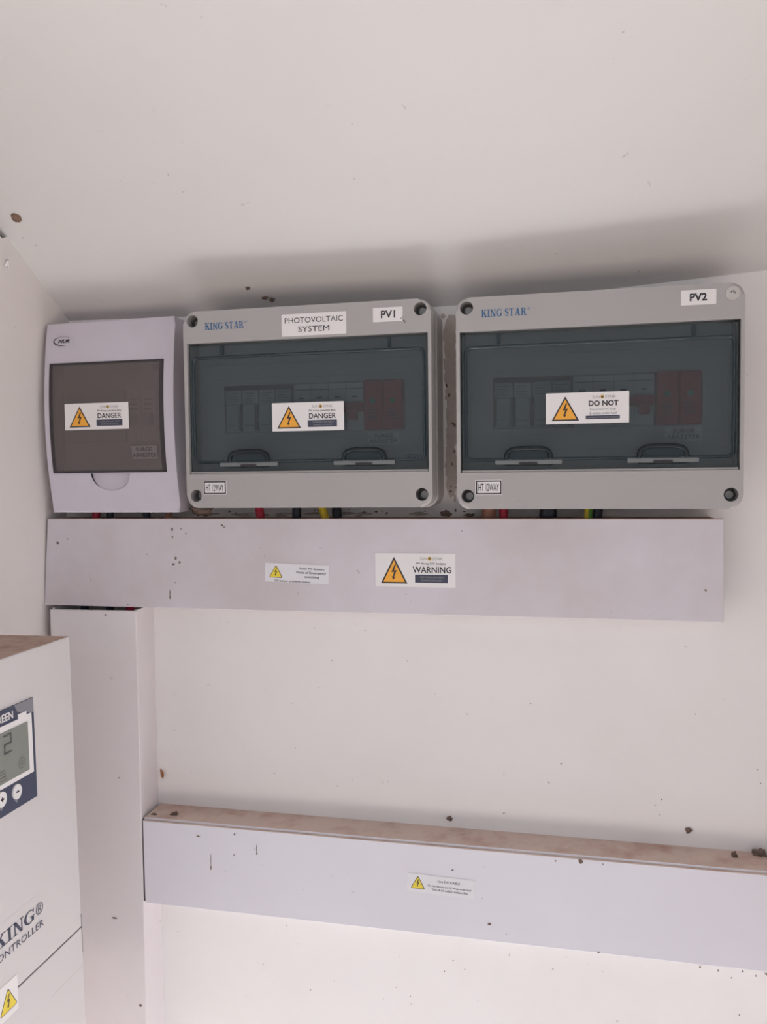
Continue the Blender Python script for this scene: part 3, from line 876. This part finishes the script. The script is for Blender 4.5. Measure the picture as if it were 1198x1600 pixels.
cable(.1450, .0050, ['cable_black'], 'black cable touching the yellow one under the PV1 box', -.001, y=-.016)
cable(.3035, .0070, ['cable_brown'], 'thick dusty brown cable under the left corner of the PV2 box', .001)
cable(.3191, .0043, ['cable_red'], 'red cable under the left part of the PV2 box', -.0005)
cable(.3619, .0085, ['cable_black'], 'thick dark cable under the middle of the PV2 box', .0015)
cable(.4010, .0040, ['cable_green'], 'green and yellow earth cable under the PV2 box', .001, stripe='cable_yellow')
cable(.4095, .0046, ['cable_black'], 'black cable beside the earth cable under the PV2 box', .0015)

# wires seen in the slit between the upper trunking and the duct
for x, m_, lab in ((-.150, 'cable_black', 'black wire in the slit above the duct, leftmost'), (-.118, 'cable_black', 'black wire in the slit above the duct, middle'), (-.094, 'cable_red', 'dark red wire in the slit above the duct, rightmost')):
    o = from_bm('wire', tube_bm([(x, -.026, -.085), (x + .002, -.026, -.060), (x + .004, -.024, -.045)], .0045, 10), m_, smooth=True)
    tag(o, lab, 'cable', 'wires entering the vertical duct')

# ================================================================== charge controller on the left wall
ce = empty('charge_controller', (-.0834 + .0137 * .42, -.1536, -.4937), (0, -.0137, 0))
tag(ce, 'white charge controller with a small display and dusty top, on the left wall', 'controller')
CW, CD, CH = .24, .098, .42
SEAM = .1358
bm = box_bm(-CD, 0, -CW, 0, SEAM + .0004, CH, bev=.0012, seg=2)
o = from_bm('housing', bm, ['ctrl', 'dust'], ce)
for p in o.data.polygons:
    if p.normal.z > .9: p.material_index = 1
from_bm('terminal_cover', box_bm(-CD, 0, -CW, 0, 0, SEAM - .0004, bev=.0010, seg=2), 'ctrl', ce)
from_bm('seam', box_bm(-CD + .002, -.0006, -CW + .002, -.0006, SEAM - .0008, SEAM + .0008), 'dark', ce)
from_bm('side_slot', box_bm(-.012, -.0008, -.0002, .0012, .110, .148), 'dark', ce)
from_bm('fold_line', box_bm(-.001, .00006, -.0500, -.0004, .0985, .0988), 'plug', ce)
# local frame on the front: x right (towards the back wall), y up
def on_front(y, z): return (.0001, y, z)
PANW = .120
pan = from_bm('display_panel', plate_bm([(0, 0), (PANW, 0), (PANW, .0888), (0, .0888)], .0008), 'panel', ce, on_front(-.0588 - PANW, .2885), SIDE)
PX = lambda y: y + .0588 + PANW
PY = lambda z: z - .2885
from_bm('worn_corner', plate_bm([(PX(-.0800), PY(.3700)), (PX(-.0590), PY(.3640)), (PX(-.0590), PY(.3771)), (PX(-.0840), PY(.3771))], .0009), 'panel_worn', pan)
# white frame of the screen, with a step at its top right
V_o = [(PX(-.170), PY(.3120)), (PX(-.0624), PY(.3120)), (PX(-.0624), PY(.3648)), (PX(-.0690), PY(.3648)), (PX(-.0690), PY(.3680)), (PX(-.0800), PY(.3680)), (PX(-.0800), PY(.3640)), (PX(-.170), PY(.3640))]
from_bm('screen_frame', plate_bm(V_o, .0012), 'white', pan)
lcd = from_bm('screen', plate_bm([(PX(-.166), PY(.3160)), (PX(-.0682), PY(.3160)), (PX(-.0682), PY(.3588)), (PX(-.166), PY(.3588))], .0014), 'lcd', pan)
def seg7(on, x, y, w_, h_, t):
    V, F = [], []
    segs = {'a': (x, x + w_, y + h_ - t, y + h_), 'd': (x, x + w_, y, y + t), 'g': (x, x + w_, y + h_ / 2 - t / 2, y + h_ / 2 + t / 2),
            'b': (x + w_ - t, x + w_, y + h_ / 2, y + h_), 'c': (x + w_ - t, x + w_, y, y + h_ / 2), 'f': (x, x + t, y + h_ / 2, y + h_), 'e': (x, x + t, y, y + h_ / 2)}
    for s_ in on:
        a = segs[s_]; o_ = len(V)
        V += [(a[0], a[2], .00155), (a[1], a[2], .00155), (a[1], a[3], .00155), (a[0], a[3], .00155)]; F.append((o_, o_ + 1, o_ + 2, o_ + 3))
    return V, F
for (on, px) in (('abged', -.1000),):
    V, F = seg7(on, PX(px), PY(.3395), .0100, .0165, .0018)
    me = bpy.data.meshes.new('digit'); me.from_pydata(V, [], F); from_me('digit', me, 'lcd_ink', pan)
g_ = arc(PX(-.0785), PY(.3255), .0042, .0045, 0, 360, 24, lambda t: .0005)
me = bpy.data.meshes.new('icon'); me.from_pydata([(v[0], v[1], .00155) for v in g_[0]], [], g_[1]); from_me('screen_icon', me, 'lcd_ink', pan)
g_ = arc(PX(-.0785), PY(.3255), .0016, .0018, 0, 360, 16, lambda t: .0005)
me = bpy.data.meshes.new('icon'); me.from_pydata([(v[0], v[1], .00155) for v in g_[0]], [], g_[1]); from_me('screen_icon', me, 'lcd_ink', pan)
for q in range(4):
    from_bm('screen_bar', plate_bm([(PX(-.108), PY(.3185 + q * .0026)), (PX(-.0975 - q * .0008), PY(.3185 + q * .0026)), (PX(-.0975 - q * .0008), PY(.3193 + q * .0026)), (PX(-.108), PY(.3193 + q * .0026))], .00152), 'lcd_ink', pan)
words('GREEN', PX(-.1120), PX(-.0862), PY(.3668), PY(.3735), 'white', pan, z=.0010, bold=.02)
for by, bz, sg in ((-.0863, .3032, '-'), (-.1055, .3040, '+')):
    cx, cy = PX(by), PY(bz)
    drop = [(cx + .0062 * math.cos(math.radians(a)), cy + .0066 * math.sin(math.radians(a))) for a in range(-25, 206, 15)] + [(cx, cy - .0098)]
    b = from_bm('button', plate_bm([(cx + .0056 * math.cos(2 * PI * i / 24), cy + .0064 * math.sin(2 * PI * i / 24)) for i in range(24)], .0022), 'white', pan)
    from_bm('button_drop_mark', plate_bm(drop, .0010), 'panel_worn', pan)  # paler teardrop around the button
    from_bm('button_sign', plate_bm([(cx - .0018, cy - .0007), (cx + .0018, cy - .0007), (cx + .0018, cy + .0007), (cx - .0018, cy + .0007)], .0024), 'ink', pan)
    if sg == '+':
        from_bm('button_sign', plate_bm([(cx - .0007, cy - .0018), (cx + .0007, cy - .0018), (cx + .0007, cy + .0018), (cx - .0007, cy + .0018)], .0024), 'ink', pan)
nm = from_bm('name_plate', plate_bm([(0, 0), (.075, 0), (.075, .036), (0, .036)], .00003), 'ctrl', ce, on_front(-.1300, .1650), SIDE)
flat('lettering', serif('KING'), -.1205 + .13, -.0685 + .13, .0163, .0278, .0003, 'ink_navy', nm)
words('®', -.0672 + .13, -.0570 + .13, .0175, .0280, 'ink_navy', nm, z=.0003, bold=0)
words('CONTROLLER', -.1255 + .13, -.0573 + .13, .0050, .0112, 'ink_navy', nm, z=.0003, bold=.0)
hs = from_bm('hazard_sticker', plate_bm(rrect(0, .034, 0, .030, .001, 2), .00025), 'white', ce, on_front(-.1290, .1185), SIDE)
triangle_sign(hs, .0105, .0330, .0055, .0255, .0007, 'yellow', .0030)

# ================================================================== little things
def lump(name, loc, r, mat, label, cat, squash=(1, 1, 1), seed=0, group=None, amp=1.0):
    bm = bmesh.new()
    bmesh.ops.create_icosphere(bm, subdivisions=3, radius=1.0)
    for v in bm.verts:
        q = (1 - .2 * amp) + amp * (.55 * noise.noise(v.co * 1.6 + Vector((seed * 3.1, seed, 0))) + .35 * noise.noise(v.co * 4.5 + Vector((seed, seed * 2.3, 0))))
        v.co = Vector((v.co.x * q * r * squash[0], v.co.y * q * r * squash[1], v.co.z * q * r * squash[2]))
    o = from_bm(name, bm, mat, None, loc, (0, 0, 0), True)
    return tag(o, label, cat, group)
G = 'mud lumps left by insects'
def on_ceil(x, y, d=0.0): return (x, y, ceil_z(x, y) - d)
o = lump('ceiling_screw', on_ceil(-.1540, -.1160, .0005), .0056, 'rust', 'brown rusty screw head in the corner of the sloping ceiling', 'screw', (1, 1, .5), 3, None, .28)
o.rotation_euler = (math.atan(-.69), 0, 0)
lump('mud_lump', on_ceil(.0555, -.0310), .0030, 'mud', 'dark mud lump on the ceiling above the PV1 box', 'mud lump', (1.1, 1, .7), 1, G)
lump('mud_lump', on_ceil(.0700, -.0190), .0032, 'mud', 'brown mud lump low on the ceiling just above the PV1 box, left of its neighbour', 'mud lump', (1.3, 1, .6), 2, G)
lump('mud_lump', on_ceil(.0765, -.0170), .0034, 'mud', 'brown mud lump low on the ceiling just above the PV1 box, right of its neighbour', 'mud lump', (1.2, 1, .8), 4, G)
lump('mud_lump', (.2590, -.0010, -.2890), .0034, 'mud', 'dark mud lump on the wall above the middle of the lower trunking', 'mud lump', (1.1, .8, .8), 5, G)
lump('mud_lump', (.4988, -.0008, -.2816), .0030, 'mud', 'small dark mud lump on the wall above the right part of the lower trunking', 'mud lump', (1, .8, 1), 6, G)
lump('mud_lump', (.5390, -.0140, -.2975), .0042, 'mud', 'upright mud lump on the dusty top of the lower trunking near its right end', 'mud lump', (.7, .7, 1.2), 7, G)
lump('mud_lump', (.5640, -.0060, -.2960), .0060, 'mud', 'largest mud lump on the lower trunking top at the right edge', 'mud lump', (1.2, .8, .7), 8, G)
lump('mud_lump', (.5760, -.0100, -.2975), .0060, 'mud', 'flat mud lump cut by the right edge of the picture', 'mud lump', (1.2, .9, .6), 9, G)
lump('mud_lump', (-.0450, -.0260, -.2975), .0042, 'mud', 'dark mud lump at the left end of the lower trunking top', 'mud lump', (1.2, .9, .6), 10, G)
lump('mud_lump', (-.0680, -.0300, -.2980), .0028, 'mud', 'small mud lump in the corner of the lower trunking and the duct', 'mud lump', (1.4, .9, .4), 11, G)
lump('mud_lump', (-.0050, -.0240, .0405), .0080, 'mud', 'cobwebby brown clump between the lilac-white box and the PV1 box', 'mud lump', (1.7, .9, .9), 12, G)
lump('mud_lump', (.2600, -.0150, .0360), .0048, 'mud', 'dark mud lump under the gap between the PV1 and PV2 boxes', 'mud lump', (1.4, .8, .7), 13, G)
lump('mud_lump', (.2830, -.0120, .0345), .0036, 'mud', 'flat mud lump under the left corner of the PV2 box', 'mud lump', (1.4, .8, .5), 14, G)
lump('paint_blob', (lw_x(-.0985, .297) + .001, -.0985, .2970), .0042, 'white', 'white filler blob near the top of the left wall', 'paint blob', (.4, 1, 1.2), 17)
wb = bpy.data.objects['wall_back']
pts = []
rnd = random.Random(4)
for _ in range(34):      # dirt crusted on the wall between the two grey boxes
    z = rnd.uniform(.055, .235); pts.append((rnd.gauss(.2655, .0035), z, rnd.uniform(.0003, .0016), rnd.uniform(.0004, .0022)))
for _ in range(26):      # and under them
    pts.append((rnd.uniform(-.02, .30), rnd.uniform(.034, .040), rnd.uniform(.0004, .0016), rnd.uniform(.0003, .0011)))
for _ in range(16):      # by the lower right corner
    t_ = rnd.random(); pts.append((.49 + .09 * t_ + rnd.gauss(0, .004), -.402 - .022 * rnd.random(), rnd.uniform(.0004, .0018), rnd.uniform(.0003, .0010)))
for _ in range(60):
    pts.append((rnd.uniform(-.06, .57), rnd.choice((rnd.uniform(-.29, -.08), rnd.uniform(-.5, -.40))), rnd.uniform(.0002, .0007), rnd.uniform(.0002, .0007)))
specks('dirt_specks', wb, pts, 0.0)
pts = [(rnd.gauss(.2645, .003), rnd.uniform(.05, .24), rnd.uniform(.0012, .0030), rnd.uniform(.003, .010)) for _ in range(30)]
pts += [(rnd.uniform(-.01, .25), rnd.uniform(.033, .036), rnd.uniform(.004, .012), rnd.uniform(.0006, .0016)) for _ in range(18)]
pts += [(.2640, .060 + .010 * q, .0052 + .002 * rnd.random(), .0105) for q in range(18)]  # column between the boxes: dirt and the gap's shade in one colour
specks('dirt_shade_stains', wb, pts, 0.00035, 'stain')
# curled leaf fragment on the wall next to the duct
bm = bmesh.new()
lv = [(0, 0, .006), (.0035, -.002, .0055), (.0068, -.004, .001), (.0050, -.003, -.004), (.0030, -.0045, -.0005), (.0012, -.001, .003)]
a = [bm.verts.new(v) for v in lv]; b = [bm.verts.new((v[0], v[1] - .0006, v[2])) for v in lv]
bm.faces.new(a); bm.faces.new(b[::-1])
for i in range(6):
    bm.faces.new((a[i], b[i], b[(i + 1) % 6], a[(i + 1) % 6]))
tag(from_bm('leaf_fragment', bm, 'leaf', None, (-.0745, -.0010, -.2640)), 'curled dry brown leaf fragment on the wall beside the duct', 'leaf')
